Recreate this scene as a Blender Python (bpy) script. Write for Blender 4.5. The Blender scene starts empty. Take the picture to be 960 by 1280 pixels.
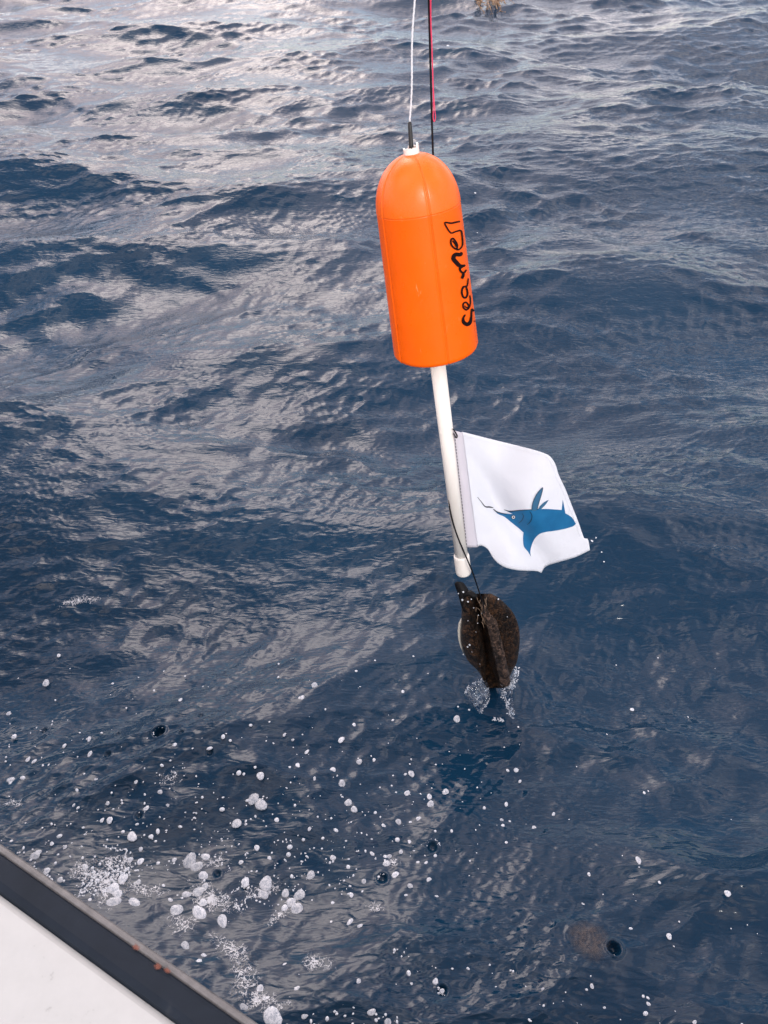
import bpy, bmesh, math, random
import numpy as np
from mathutils import Vector, Matrix
from mathutils.geometry import delaunay_2d_cdt

C = bpy.context.scene
R = math.radians
rnd = random.Random(7)

# ------------------------------------------------------------------ camera
CAM_H, PITCH, FPX = 2.0, 44.0, 924.0            # metres above mean sea level, degrees down, focal length in photo pixels
cam_d = bpy.data.cameras.new('camera')
cam = bpy.data.objects.new('camera', cam_d)
C.collection.objects.link(cam)
cam.location = (0, 0, CAM_H)
cam.rotation_euler = (R(90 - PITCH), 0, 0)
cam_d.sensor_fit = 'HORIZONTAL'
cam_d.sensor_width = 36
cam_d.lens = 36 * FPX / 960
cam_d.clip_start = 0.01
cam_d.clip_end = 60000
cam_d.dof.use_dof = True
cam_d.dof.focus_distance = 1.9
cam_d.dof.aperture_fstop = 20
C.camera = cam

# ------------------------------------------------------------------ world, sun, exposure
SUN_EL, SUN_AZ = 33.0, 160.0                   # azimuth measured from +Y towards +X (negative = left)
w = bpy.data.worlds.new('World')
C.world = w
w.use_nodes = True
wn, wl = w.node_tree.nodes, w.node_tree.links
wn.clear()
out = wn.new('ShaderNodeOutputWorld')
bg = wn.new('ShaderNodeBackground')
bg.inputs['Strength'].default_value = 0.15
sky = wn.new('ShaderNodeTexSky')
sky.sky_type = 'NISHITA'
sky.sun_disc = False
sky.sun_elevation = R(SUN_EL)
sky.sun_rotation = R(SUN_AZ)
sky.air_density = 1.0
sky.dust_density = 0.9
sky.ozone_density = 0.8
tc = wn.new('ShaderNodeTexCoord')
sep = wn.new('ShaderNodeSeparateXYZ')
wl.new(tc.outputs['Generated'], sep.inputs[0])
def wmath(op, a, b=None, clamp=False):
    n = wn.new('ShaderNodeMath'); n.operation = op; n.use_clamp = clamp
    for i, v in enumerate((a, b)):
        if v is None: continue
        if isinstance(v, (int, float)): n.inputs[i].default_value = v
        else: wl.new(v, n.inputs[i])
    return n.outputs[0]
zz = wmath('ADD', wmath('MAXIMUM', sep.outputs[2], 0.0), 0.22)
px_ = wmath('DIVIDE', sep.outputs[0], zz)
py_ = wmath('DIVIDE', sep.outputs[1], zz)
comb = wn.new('ShaderNodeCombineXYZ')
wl.new(px_, comb.inputs[0]); wl.new(py_, comb.inputs[1]); comb.inputs[2].default_value = 3.7
def wnoise(scale, detail, rough, dist, off):
    m = wn.new('ShaderNodeVectorMath'); m.operation = 'ADD'
    wl.new(comb.outputs[0], m.inputs[0]); m.inputs[1].default_value = off
    n = wn.new('ShaderNodeTexNoise')
    n.inputs['Scale'].default_value = scale; n.inputs['Detail'].default_value = detail
    n.inputs['Roughness'].default_value = rough; n.inputs['Distortion'].default_value = dist
    wl.new(m.outputs[0], n.inputs['Vector'])
    return n.outputs['Fac']
def wramp(fac, stops):
    n = wn.new('ShaderNodeValToRGB')
    e = n.color_ramp.elements
    while len(e) < len(stops): e.new(0.5)
    for el, (p, c) in zip(e, stops): el.position = p; el.color = (*c, 1)
    wl.new(fac, n.inputs[0])
    return n.outputs[0]
cover = wmath('ADD', wnoise(1.25, 6, 0.55, 0.5, (-28.4, 15.1, 0)), wmath('MULTIPLY', px_, -0.035))
mask = wramp(cover, [(0.42, (0.14, 0.14, 0.14)), (0.65, (1, 1, 1))])
tone = wramp(wnoise(2.1, 5, 0.55, 0.3, (7.1, 5.3, 2)), [(0.34, (5.4, 4.6, 4.7)), (0.50, (10.2, 8.2, 8.1)), (0.66, (27.0, 23.4, 21.4))])
mixw = wn.new('ShaderNodeMixRGB')
wl.new(mask, mixw.inputs[0]); wl.new(sky.outputs[0], mixw.inputs[1]); wl.new(tone, mixw.inputs[2])
# the cloud bank ahead on the left, facing the low sun, is the brightest part of the sky
BANK = Vector((math.sin(R(-24)) * math.cos(R(45)), math.cos(R(-24)) * math.cos(R(45)), math.sin(R(45))))
dotn = wn.new('ShaderNodeVectorMath'); dotn.operation = 'DOT_PRODUCT'
wl.new(tc.outputs['Generated'], dotn.inputs[0]); dotn.inputs[1].default_value = BANK
lit = wmath('ADD', wmath('MULTIPLY', wmath('POWER', wmath('MAXIMUM', dotn.outputs['Value'], 0.0), 10.0), 1.6), 0.85)
vs = wn.new('ShaderNodeVectorMath'); vs.operation = 'SCALE'
wl.new(tone, vs.inputs[0]); wl.new(lit, vs.inputs['Scale'])
wl.new(vs.outputs[0], mixw.inputs[2])
wl.new(mixw.outputs[0], bg.inputs['Color'])
wl.new(bg.outputs[0], out.inputs[0])

sun_d = bpy.data.lights.new('sun', 'SUN')
sun_d.energy = 1.0
sun_d.angle = R(12)
sun_d.color = (1.0, 0.965, 0.925)
sun = bpy.data.objects.new('sun', sun_d)
C.collection.objects.link(sun)
sd = Vector((math.sin(R(SUN_AZ)) * math.cos(R(SUN_EL)), math.cos(R(SUN_AZ)) * math.cos(R(SUN_EL)), math.sin(R(SUN_EL))))
sun.rotation_euler = sd.to_track_quat('Z', 'Y').to_euler()
sun.location = sd * 30

C.view_settings.view_transform = 'Standard'
C.view_settings.look = 'None'
C.view_settings.exposure = 0.55
C.view_settings.gamma = 1
C.view_settings.use_curve_mapping = False
C.render.engine = 'CYCLES'
C.cycles.max_bounces = 6
C.cycles.transparent_max_bounces = 12

# ------------------------------------------------------------------ helpers
cp, sp = math.cos(R(PITCH)), math.sin(R(PITCH))
def ray(x, y):
    u, v = (x - 480) / FPX, (y - 640) / FPX
    return Vector((u, cp - v * sp, -(sp + v * cp)))
def at(x, y, d):
    return Vector((0, 0, CAM_H)) + ray(x, y) * d
def on_z(x, y, z=0.0):
    r = ray(x, y)
    return at(x, y, (z - CAM_H) / r.z)

def tag(o, label=None, cat=None, group=None, kind=None):
    if label: o['label'] = label
    if cat: o['category'] = cat
    if group: o['group'] = group
    if kind: o['kind'] = kind
    return o
def empty(name, loc):
    o = bpy.data.objects.new(name, None)
    C.collection.objects.link(o)
    o.location = loc; o.empty_display_size = 0.05
    return o
def mesh_obj(name, verts, faces, mat, parent=None, smooth=True):
    me = bpy.data.meshes.new(name)
    me.from_pydata([tuple(v) for v in verts], [], faces)
    me.validate()
    me.polygons.foreach_set('use_smooth', [smooth] * len(me.polygons))
    for m in (mat if isinstance(mat, (list, tuple)) else [mat]): me.materials.append(m)
    o = bpy.data.objects.new(name, me)
    C.collection.objects.link(o)
    if parent:
        o.parent = parent
        if parent.type == 'EMPTY': o.matrix_parent_inverse = Matrix.Translation(-parent.location)   # part meshes are built in world space
    return o
def frame_of(t):
    t = t.normalized()
    a = Vector((0, 0, 1)) if abs(t.z) < 0.9 else Vector((1, 0, 0))
    n = t.cross(a).normalized()
    return n, t.cross(n).normalized()
class MB:
    def __init__(s): s.v, s.f = [], []
    def add(s, v, f):
        b = len(s.v); s.v += v; s.f += [tuple(i + b for i in q) for q in f]
    def tube(s, pts, rad, n=8, caps=True):
        if not isinstance(rad, (list, tuple)): rad = [rad] * len(pts)
        v, f = [], []
        nn = None
        for i, p in enumerate(pts):
            t = pts[min(i + 1, len(pts) - 1)] - pts[max(i - 1, 0)]
            if nn is None: nn, _ = frame_of(t)
            t = t.normalized()
            nn = (nn - t * nn.dot(t)).normalized(); bb = t.cross(nn)
            for k in range(n):
                a = 2 * math.pi * k / n
                v.append(p + (nn * math.cos(a) + bb * math.sin(a)) * rad[i])
        for i in range(len(pts) - 1):
            for k in range(n):
                f.append((i * n + k, i * n + (k + 1) % n, (i + 1) * n + (k + 1) % n, (i + 1) * n + k))
        if caps:
            f.append(tuple(range(n))[::-1]); f.append(tuple((len(pts) - 1) * n + k for k in range(n)))
        s.add(v, f)
    def blob(s, c, rx, ry, rz, seg=8, rings=5, jit=0.0, rot=None):
        v, f = [], []
        for i in range(rings + 1):
            th = math.pi * i / rings
            for k in range(seg):
                ph = 2 * math.pi * k / seg
                j = 1 + rnd.uniform(-jit, jit)
                q = Vector((rx * j * math.sin(th) * math.cos(ph), ry * j * math.sin(th) * math.sin(ph), rz * j * math.cos(th)))
                if rot: q = rot @ q
                v.append(c + q)
        for i in range(rings):
            for k in range(seg):
                f.append((i * seg + k, (i + 1) * seg + k, (i + 1) * seg + (k + 1) % seg, i * seg + (k + 1) % seg))
        s.add(v, f)
    def build(s, name, mat, parent=None, smooth=True):
        return mesh_obj(name, s.v, s.f, mat, parent, smooth)
def crom(pts, n=8):
    """Catmull-Rom through tuples of any length"""
    P = [np.array(p, float) for p in pts]
    P = [2 * P[0] - P[1]] + P + [2 * P[-1] - P[-2]]
    o = []
    for i in range(1, len(P) - 2):
        for k in range(n):
            t = k / n
            a, b, c, d = P[i - 1], P[i], P[i + 1], P[i + 2]
            o.append(0.5 * (2 * b + (c - a) * t + (2 * a - 5 * b + 4 * c - d) * t * t + (3 * b - 3 * c + d - a) * t ** 3))
    o.append(P[-2])
    return o

# ------------------------------------------------------------------ materials
def mat(name, col, rough=0.5, spec=0.5, ior=1.45):
    m = bpy.data.materials.new(name); m.use_nodes = True
    b = m.node_tree.nodes['Principled BSDF']
    b.inputs['Base Color'].default_value = (*col, 1)
    b.inputs['Roughness'].default_value = rough
    b.inputs['Specular IOR Level'].default_value = spec
    b.inputs['IOR'].default_value = ior
    return m
def N(m, t, **kw):
    n = m.node_tree.nodes.new(t)
    for k, v in kw.items():
        if k in n.inputs.keys(): n.inputs[k].default_value = v
        else: setattr(n, k, v)
    return n
def L(m, a, b): m.node_tree.links.new(a, b)
def bsdf(m): return m.node_tree.nodes['Principled BSDF']
def noise(m, scale, detail=4, rough=0.55, dist=0.0, vec='Object', typ='FBM', stretch=None):
    t = N(m, 'ShaderNodeTexCoord')
    v = t.outputs[vec]
    if stretch:
        mp = N(m, 'ShaderNodeMapping'); mp.inputs['Scale'].default_value = stretch
        L(m, v, mp.inputs[0]); v = mp.outputs[0]
    n = N(m, 'ShaderNodeTexNoise', Scale=scale, Detail=detail, Roughness=rough, Distortion=dist)
    n.noise_type = typ
    L(m, v, n.inputs['Vector'])
    return n.outputs['Fac']
def ramp(m, fac, stops):
    n = N(m, 'ShaderNodeValToRGB')
    e = n.color_ramp.elements
    while len(e) < len(stops): e.new(0.5)
    for el, (p, c) in zip(e, stops):
        el.position = p; el.color = (*c, 1) if isinstance(c, tuple) else (c, c, c, 1)
    L(m, fac, n.inputs[0])
    return n.outputs[0]
def bump(m, h, strength, dist, prev=None):
    n = N(m, 'ShaderNodeBump', Strength=strength, Distance=dist)
    L(m, h, n.inputs['Height'])
    if prev: L(m, prev, n.inputs['Normal'])
    return n.outputs[0]

def water_mat():
    m = mat('sea_water', (0.004, 0.017, 0.048), 0.018, 0.5, 1.34)
    b = bsdf(m)
    col = ramp(m, noise(m, 0.9, 3, 0.5, 0.6), [(0.3, (0.0036, 0.0225, 0.050)), (0.7, (0.0050, 0.0290, 0.062))])
    L(m, col, b.inputs['Base Color'])
    n1 = noise(m, 26, 1.5, 0.5, 1.2, stretch=(0.5, 1.5, 1))
    n2 = noise(m, 60, 1, 0.5, 0.8, typ='RIDGED_MULTIFRACTAL', stretch=(0.5, 1.5, 1))
    patch = ramp(m, noise(m, 0.7, 3, 0.55, 0.5), [(0.35, 0.25), (0.65, 1.0)])
    k = N(m, 'ShaderNodeMath', operation='MULTIPLY')
    L(m, n2, k.inputs[0]); L(m, patch, k.inputs[1])
    nn = bump(m, n1, 1.0, 0.0030)
    nn = bump(m, k.outputs[0], 1.0, 0.00040, nn)
    L(m, nn, b.inputs['Normal'])
    return m
M = {}
M['water'] = water_mat()

def foam_mat(name, lo, hi, scale, trans):
    m = mat(name, (0.7, 0.74, 0.78), 0.25, 0.6)
    b = bsdf(m)
    L(m, ramp(m, noise(m, scale, 5, 0.65, 1.5), [(0.38, lo), (0.56, hi)]), b.inputs['Base Color'])
    if trans:
        o = m.node_tree.nodes['Material Output']
        tr = N(m, 'ShaderNodeBsdfTransparent'); mx = N(m, 'ShaderNodeMixShader')
        oi = N(m, 'ShaderNodeObjectInfo')
        mr = N(m, 'ShaderNodeMapRange'); mr.inputs['To Min'].default_value = trans[0]; mr.inputs['To Max'].default_value = trans[1]
        L(m, oi.outputs['Random'], mr.inputs['Value'])
        L(m, mr.outputs[0], mx.inputs[0])
        L(m, b.outputs[0], mx.inputs[1]); L(m, tr.outputs[0], mx.inputs[2]); L(m, mx.outputs[0], o.inputs[0])
    return m
M['bubble'] = foam_mat('bubble_foam', (0.28, 0.34, 0.42), (0.78, 0.81, 0.85), 3.6, (0.08, 0.48))
M['foam'] = foam_mat('small_foam', (0.34, 0.39, 0.45), (0.66, 0.69, 0.73), 300, None)

def orange(name, col, rough, grime):
    m = mat(name, col, rough, 0.45 if rough < 0.295 else 0.3)
    b = bsdf(m)
    c2 = tuple(c * grime for c in col)
    base = ramp(m, noise(m, 18, 6, 0.6, 0.3), [(0.35, c2), (0.65, col)])
    scuff = ramp(m, noise(m, 70, 8, 0.7, 0.4, stretch=(1, 1, 0.35)), [(0.63, 0.0), (0.70, 0.55)])     # pale rubbed specks
    mxs = N(m, 'ShaderNodeMixRGB'); mxs.inputs[2].default_value = (0.88, 0.36, 0.16, 1)
    L(m, scuff, mxs.inputs[0]); L(m, base, mxs.inputs[1]); L(m, mxs.outputs[0], b.inputs['Base Color'])
    L(m, ramp(m, noise(m, 40, 4, 0.6), [(0.3, max(rough - 0.08, 0.05)), (0.7, rough + 0.1)]), b.inputs['Roughness'])
    nn = bump(m, noise(m, 9, 2, 0.5), 1.0, 0.0025)
    nn = bump(m, noise(m, 420, 2, 0.5), 0.25, 0.0006, nn)
    L(m, nn, b.inputs['Normal'])
    return m
M['orange'] = orange('orange_plastic', (0.90, 0.120, 0.0004), 0.32, 0.93)
M['orange_top'] = orange('orange_glossy_plastic', (0.92, 0.135, 0.0015), 0.29, 0.97)
def pvc():
    m = mat('white_pvc', (0.78, 0.74, 0.68), 0.35)
    L(m, ramp(m, noise(m, 12, 6, 0.7, 0.2, stretch=(1, 1, 0.3)), [(0.3, (0.70, 0.65, 0.58)), (0.55, (0.80, 0.77, 0.72))]), bsdf(m).inputs['Base Color'])
    return m
M['pvc'] = pvc()
M['marker'] = mat('black_marker_ink', (0.010, 0.004, 0.005), 0.7, 0.1)
def cloth(name, c):
    m = mat(name, c, 0.75, 0.25)
    b = bsdf(m)
    nn = bump(m, noise(m, 16, 3, 0.5, 0.5), 0.7, 0.006)
    L(m, nn, b.inputs['Normal'])
    o = m.node_tree.nodes['Material Output']
    t = N(m, 'ShaderNodeBsdfTranslucent', Color=(*c, 1)); mx = N(m, 'ShaderNodeMixShader', Fac=0.4)
    L(m, b.outputs[0], mx.inputs[1]); L(m, t.outputs[0], mx.inputs[2]); L(m, mx.outputs[0], o.inputs[0])
    return m
M['cloth'] = cloth('white_flag_cloth', (0.84, 0.86, 0.90))
M['sleeve'] = cloth('flag_sleeve_webbing', (0.74, 0.72, 0.77))
M['blue'] = mat('blue_print', (0.008, 0.098, 0.22), 0.6, 0.3)
L(M['blue'], ramp(M['blue'], noise(M['blue'], 30, 4), [(0.3, (0.008, 0.105, 0.25)), (0.7, (0.013, 0.14, 0.31))]), bsdf(M['blue']).inputs['Base Color'])
M['fin_blue'] = mat('fin_print', (0.035, 0.12, 0.22), 0.6, 0.3)
M['ink'] = mat('dark_print', (0.01, 0.018, 0.03), 0.6, 0.3)
M['white_print'] = mat('white_print', (0.8, 0.8, 0.82), 0.6, 0.3)
M['black'] = mat('black_rubber', (0.012, 0.012, 0.013), 0.4)
M['line'] = mat('black_line', (0.008, 0.008, 0.010), 0.5, 0.2)
M['pink'] = mat('pink_cord', (0.72, 0.05, 0.12), 0.6)
M['cord'] = mat('white_cord', (0.78, 0.79, 0.82), 0.7)

# ------------------------------------------------------------------ the sea: one sheet out to the horizon
def build_waves():
    rs = np.random.RandomState(11)
    W = []
    WIND = R(98)                                          # travel direction, measured from +X
    n = 330
    for i in range(n):
        lam = 0.016 * (5.5 / 0.016) ** ((i + rs.rand()) / n)
        spread = 0.36 if lam > 1.2 else (0.48 if lam > 0.25 else 0.62)
        th = WIND + rs.randn() * spread + (math.pi if rs.rand() < 0.08 else 0)
        s = 0.0140 if lam > 2.2 else 0.0265 if lam > 0.8 else 0.0205 if lam > 0.2 else 0.0205 if lam > 0.07 else 0.0165 if lam > 0.03 else 0.009
        k = 2 * math.pi / lam
        W.append((k * math.cos(th), k * math.sin(th), s / k * (0.6 + 0.8 * rs.rand()), rs.rand() * 2 * math.pi, k, lam))
    return W
WAVES = build_waves()
BAND = {}
def band_field(lam, X, Y):
    """slow field that gathers the waves of one octave into groups"""
    b = int(math.floor(math.log2(lam / 0.016)))
    rs = np.random.RandomState(100 + b)
    lb = 0.016 * 2 ** (b + 0.5)
    f = np.zeros(X.shape, np.float32)
    for _ in range(6):
        k = 2 * math.pi / (lb * rs.uniform(4, 11)) if lb > 0.06 else 2 * math.pi / rs.uniform(0.4, 1.4)
        th = rs.uniform(0, math.pi)
        f += np.sin(X * np.float32(k * math.cos(th)) + Y * np.float32(k * math.sin(th)) + np.float32(rs.uniform(0, 6.28)))
    return np.clip(0.85 + 0.34 * f, 0.12, 2.0)
PIT = []            # (x, y, radius, depth)  small drop craters in the surface
RING = []           # (x, y, wavelength, amplitude, reach)
def wave_disp(X, Y, DX, DY):
    """displacement of the sea at rest points X, Y whose mesh spacing is DX, DY (rows are constant in Y)"""
    dx = np.zeros(X.shape, np.float32); dy = dx.copy(); dz = dx.copy()
    row_ok = X.ndim == 2
    cur = None
    for kx, ky, amp, ph, k, lam in WAVES:
        step = np.maximum(abs(kx) * DX, abs(ky) * DY)
        fade = np.clip((2.5 - step) / 0.8, 0, 1)
        if row_ok:
            rows = np.where(fade.max(axis=1) > 0)[0]
            if not len(rows): continue
            s = slice(rows[0], rows[-1] + 1)
        else: s = slice(None)
        p = kx * X[s] + ky * Y[s] + np.float32(ph)
        a = amp * fade[s]
        b = int(math.floor(math.log2(lam / 0.016)))
        if lam < 1.3:
            if b != cur: mod = band_field(lam, X, Y); cur = b
            a = a * mod[s]
        c = np.cos(p); sn = np.sin(p)
        dz[s] += a * sn
        q = a * (1.05 if lam < 1 else 0.85) / k
        dx[s] += q * kx * c; dy[s] += q * ky * c
    x2, y2 = X + dx, Y + dy
    for (x, y, lam, amp, reach) in RING:
        r = np.sqrt((x2 - x) ** 2 + (y2 - y) ** 2)
        dz += (amp * np.sin(2 * math.pi * r / lam) * np.exp(-(r / reach) ** 2)).astype(np.float32)
    for (x, y, r0, dep) in PIT:
        d2 = ((x2 - x) ** 2 + (y2 - y) ** 2) / (r0 * r0)
        dz += (-dep * np.exp(-d2 * d2)).astype(np.float32) + (0.18 * dep * np.exp(-((np.sqrt(d2) - 1.35) / 0.3) ** 2)).astype(np.float32)
    return dx, dy, dz
def sea_point(x, y, step=0.004):
    """point of the displaced surface above world x, y"""
    px, py = np.array([x], np.float32), np.array([y], np.float32)
    d = np.full(1, step, np.float32)
    for _ in range(3):
        dx, dy, dz = wave_disp(px, py, d, d)
        px = np.float32(x) - dx; py = np.float32(y) - dy
    return float(dz[0])
def sea_points(xy, step=0.004):
    global PIT
    keep, PIT = PIT, []                                    # floating things ignore the craters
    xy = np.array(xy, np.float32)
    px, py = xy[:, 0].copy(), xy[:, 1].copy()
    d = np.full(len(xy), step, np.float32)
    for _ in range(3):
        dx, dy, dz = wave_disp(px, py, d, d)
        px = xy[:, 0] - dx; py = xy[:, 1] - dy
    PIT = keep
    return dz

weight_foot = on_z(620, 857)
RING += [(weight_foot.x, weight_foot.y, 0.05, 0.0016, 0.16)]
orb = on_z(727, 1190)
RING += [(orb.x - 0.01, orb.y + 0.005, 0.013, 0.0006, 0.05)]
for (x, y, r) in [(757, 1200, 9), (201, 920, 8), (540, 1063, 7), (550, 1251, 7), (478, 1103, 7), (265, 949, 4.5), (176, 1025, 5), (230, 925, 4), (253, 901, 4), (147, 917, 4), (47, 901, 5), (136, 946, 5), (308, 1112, 5), (273, 1096, 5)]:
    p = on_z(x, y)
    rr = r * p.y / p.y * (at(x, y, 1) - Vector((0, 0, CAM_H))).length * 0 + r * (CAM_H / -ray(x, y).z) / FPX
    PIT.append((p.x, p.y, rr * 0.8, rr * (1.5 if r > 7.5 else 0.75)))

def build_sea():
    th = np.radians(np.concatenate([np.linspace(80.5, 24.0, 680, endpoint=False), np.linspace(24.0, 7.5, 560)]))
    ym = CAM_H / np.tan(th)
    yn = ym[0] - np.concatenate([[0.004], 0.004 * np.cumsum(1.28 ** np.arange(1, 62))])[::-1]
    yf = ym[-1] + np.cumsum((ym[-1] - ym[-2]) * 1.14 ** np.arange(1, 62))
    yn = yn[yn > -9000]
    Yr = np.concatenate([yn, ym, yf])
    um = np.linspace(-1.1, 1.1, 720)
    du = um[1] - um[0]
    ue = 1.1 + np.cumsum(du * 1.2 ** np.arange(1, 66))
    U = np.concatenate([-ue[::-1], um, ue])
    Wd = np.minimum(0.52 * (0.7193 * np.maximum(Yr, 0.33) + 1.3893), 20)
    X = (Wd[:, None] * U[None, :]).astype(np.float32)
    Y = np.repeat(Yr[:, None], len(U), 1).astype(np.float32)
    DX = (Wd[:, None] * np.gradient(U)[None, :]).astype(np.float32)
    DY = np.repeat(np.gradient(Yr)[:, None], len(U), 1).astype(np.float32)
    dx, dy, dz = wave_disp(X, Y, DX, DY)
    co = np.stack([X + dx, Y + dy, dz], -1).reshape(-1, 3).astype(np.float32)
    nr, nc = X.shape
    i = (np.arange(nr - 1)[:, None] * nc + np.arange(nc - 1)[None, :]).ravel()
    q = np.stack([i, i + 1, i + nc + 1, i + nc], -1).astype(np.int32)
    me = bpy.data.meshes.new('sea')
    me.vertices.add(len(co)); me.vertices.foreach_set('co', co.ravel())
    me.loops.add(q.size); me.loops.foreach_set('vertex_index', q.ravel())
    me.polygons.add(len(q)); me.polygons.foreach_set('loop_start', np.arange(0, q.size, 4, dtype=np.int32))
    me.polygons.foreach_set('use_smooth', np.ones(len(q), bool))
    me.update(calc_edges=True)
    me.materials.append(M['water'])
    o = bpy.data.objects.new('sea', me)
    C.collection.objects.link(o)
    return tag(o, 'dark blue choppy sea reflecting a cloudy sky', kind='structure')
build_sea()

# ------------------------------------------------------------------ boat: gunwale in the near left corner
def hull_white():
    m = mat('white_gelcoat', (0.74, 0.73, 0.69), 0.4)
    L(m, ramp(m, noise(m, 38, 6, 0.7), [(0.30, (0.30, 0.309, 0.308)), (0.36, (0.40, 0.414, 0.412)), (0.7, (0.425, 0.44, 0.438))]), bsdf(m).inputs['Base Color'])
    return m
def rail_black():
    m = mat('dark_rub_rail', (0.03, 0.04, 0.055), 0.6, 0.2)
    L(m, ramp(m, noise(m, 22, 6, 0.65, 0.4), [(0.35, (0.006, 0.011, 0.019)), (0.62, (0.009, 0.015, 0.025)), (0.75, (0.028, 0.033, 0.04))]), bsdf(m).inputs['Base Color'])
    return m
M['hull'] = hull_white()
M['rail'] = rail_black()
M['lip'] = mat('grey_rail_lip', (0.23, 0.22, 0.215), 0.5)
L(M['lip'], ramp(M['lip'], noise(M['lip'], 60, 5, 0.6), [(0.3, (0.10, 0.10, 0.102)), (0.7, (0.185, 0.18, 0.18))]), bsdf(M['lip']).inputs['Base Color'])
M['rust'] = mat('rust', (0.36, 0.085, 0.03), 0.8)
L(M['rust'], ramp(M['rust'], noise(M['rust'], 160, 4), [(0.35, (0.05, 0.025, 0.018)), (0.65, (0.20, 0.065, 0.036))]), bsdf(M['rust']).inputs['Base Color'])
GZ = 1.12                                                 # height of the rail
ga, gb = on_z(0, 1052, GZ), on_z(331, 1283, GZ)
gd = (gb - ga).normalized()                               # along the rail, towards the right of the picture
gn = Vector((gd.y, -gd.x, 0))                             # inboard
if gn.y > 0: gn = -gn
boat = tag(empty('boat', ga + gn * 1.0 + Vector((0, 0, -GZ))), 'white boat with a dark rub rail, only its gunwale showing', 'boat')
def rail_point(t, inb, z):                                # t metres along, inb metres inboard; the bow and stern curve in
    bend = 0.010 * max(0, abs(t) - 1.0) ** 2.4
    return ga + gd * t + gn * (inb + bend) + Vector((0, 0, z - GZ))
TS = [i * 0.1 for i in range(-38, 39)]
def sweep(profile, name, m, closed=True, smooth=True, parent=boat):
    v, f = [], []
    n = len(profile)
    for t in TS:
        for (i, z) in profile: v.append(rail_point(t, i, GZ + z))
    for a in range(len(TS) - 1):
        for k in range(n if closed else n - 1):
            f.append((a * n + k, a * n + (k + 1) % n, (a + 1) * n + (k + 1) % n, (a + 1) * n + k))
    if closed: f.append(tuple(range(n))[::-1]); f.append(tuple((len(TS) - 1) * n + k for k in range(n)))
    o = mesh_obj(name, v, f, m, parent, False)
    return o
def arc_profile(c, r, a0, a1, n): return [(c[0] + r * math.cos(R(a0 + (a1 - a0) * i / n)), c[1] + r * math.sin(R(a0 + (a1 - a0) * i / n))) for i in range(n + 1)]
sweep(arc_profile((0.0055, -0.006), 0.0047, 0, 360, 11)[:-1], 'rail_lip', M['lip'])
sweep([(0.008, -0.006), (0.011, 0.0005), (0.014, 0.002), (0.031, 0.0060), (0.038, 0.0045), (0.0405, -0.003), (0.041, -0.05), (0.008, -0.05)], 'rub_rail', M['rail'])
prof = [(0.0410, -0.002), (0.047, 0.001), (0.062, 0.003), (0.10, 0.006), (0.16, 0.010), (0.22, 0.008), (0.235, 0.0), (0.24, -0.03), (0.245, -0.60), (1.9, -0.62)]
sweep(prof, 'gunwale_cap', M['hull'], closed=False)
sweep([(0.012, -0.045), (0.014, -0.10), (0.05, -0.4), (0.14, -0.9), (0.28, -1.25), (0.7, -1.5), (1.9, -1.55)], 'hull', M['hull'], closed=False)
def soft_patch(name, col, sc, amax):
    m = mat(name, col, 0.7)
    o = m.node_tree.nodes['Material Output']; b = bsdf(m)
    tr = N(m, 'ShaderNodeBsdfTransparent'); mx = N(m, 'ShaderNodeMixShader')
    g = N(m, 'ShaderNodeTexCoord'); ln = N(m, 'ShaderNodeVectorMath', operation='LENGTH'); L(m, g.outputs['Object'], ln.inputs[0])
    nz = noise(m, sc, 4, 0.6, 0.6)
    ad = N(m, 'ShaderNodeMath', operation='ADD'); L(m, ln.outputs['Value'], ad.inputs[0]); L(m, nz, ad.inputs[1])
    a = ramp(m, ad.outputs[0], [(0.70, amax), (1.0, 0.0)])
    L(m, a, mx.inputs[0]); L(m, tr.outputs[0], mx.inputs[1]); L(m, b.outputs[0], mx.inputs[2]); L(m, mx.outputs[0], o.inputs[0])
    return m
M['rust'] = soft_patch('rust_stain', (0.16, 0.05, 0.03), 1.6, 0.8)
def disc_mesh(name, rings=6, seg=28, dome_h=0.0):
    v = [(0, 0, dome_h)]; f = []
    for i in range(1, rings + 1):
        for k in range(seg):
            a = 2 * math.pi * k / seg; q = i / rings
            v.append((q * math.cos(a), q * math.sin(a), dome_h * (1 - q * q)))
    for k in range(seg): f.append((0, 1 + k, 1 + (k + 1) % seg))
    for i in range(rings - 1):
        for k in range(seg): f.append((1 + i * seg + k, 1 + (i + 1) * seg + k, 1 + (i + 1) * seg + (k + 1) % seg, 1 + i * seg + (k + 1) % seg))
    me = bpy.data.meshes.new(name); me.from_pydata(v, [], f)
    me.polygons.foreach_set('use_smooth', [True] * len(f))
    return me
rust_me = disc_mesh('rust_stain', 6, 28, 0.12); rust_me.materials.append(M['rust'])
for (x, y, rx, ry) in [(170, 1184, 10, 7), (197, 1208, 9, 8), (209, 1213, 9, 6)]:
    c = on_z(x, y, GZ + 0.0036)
    o = bpy.data.objects.new('rust_stain', rust_me); C.collection.objects.link(o)
    o.parent = boat; o.matrix_parent_inverse = Matrix.Translation(-boat.location)
    o.location = c; o.scale = (rx * 0.9 / FPX, ry * 0.9 / FPX, 0.002); o.rotation_euler = (0, 0, -0.5)

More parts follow.
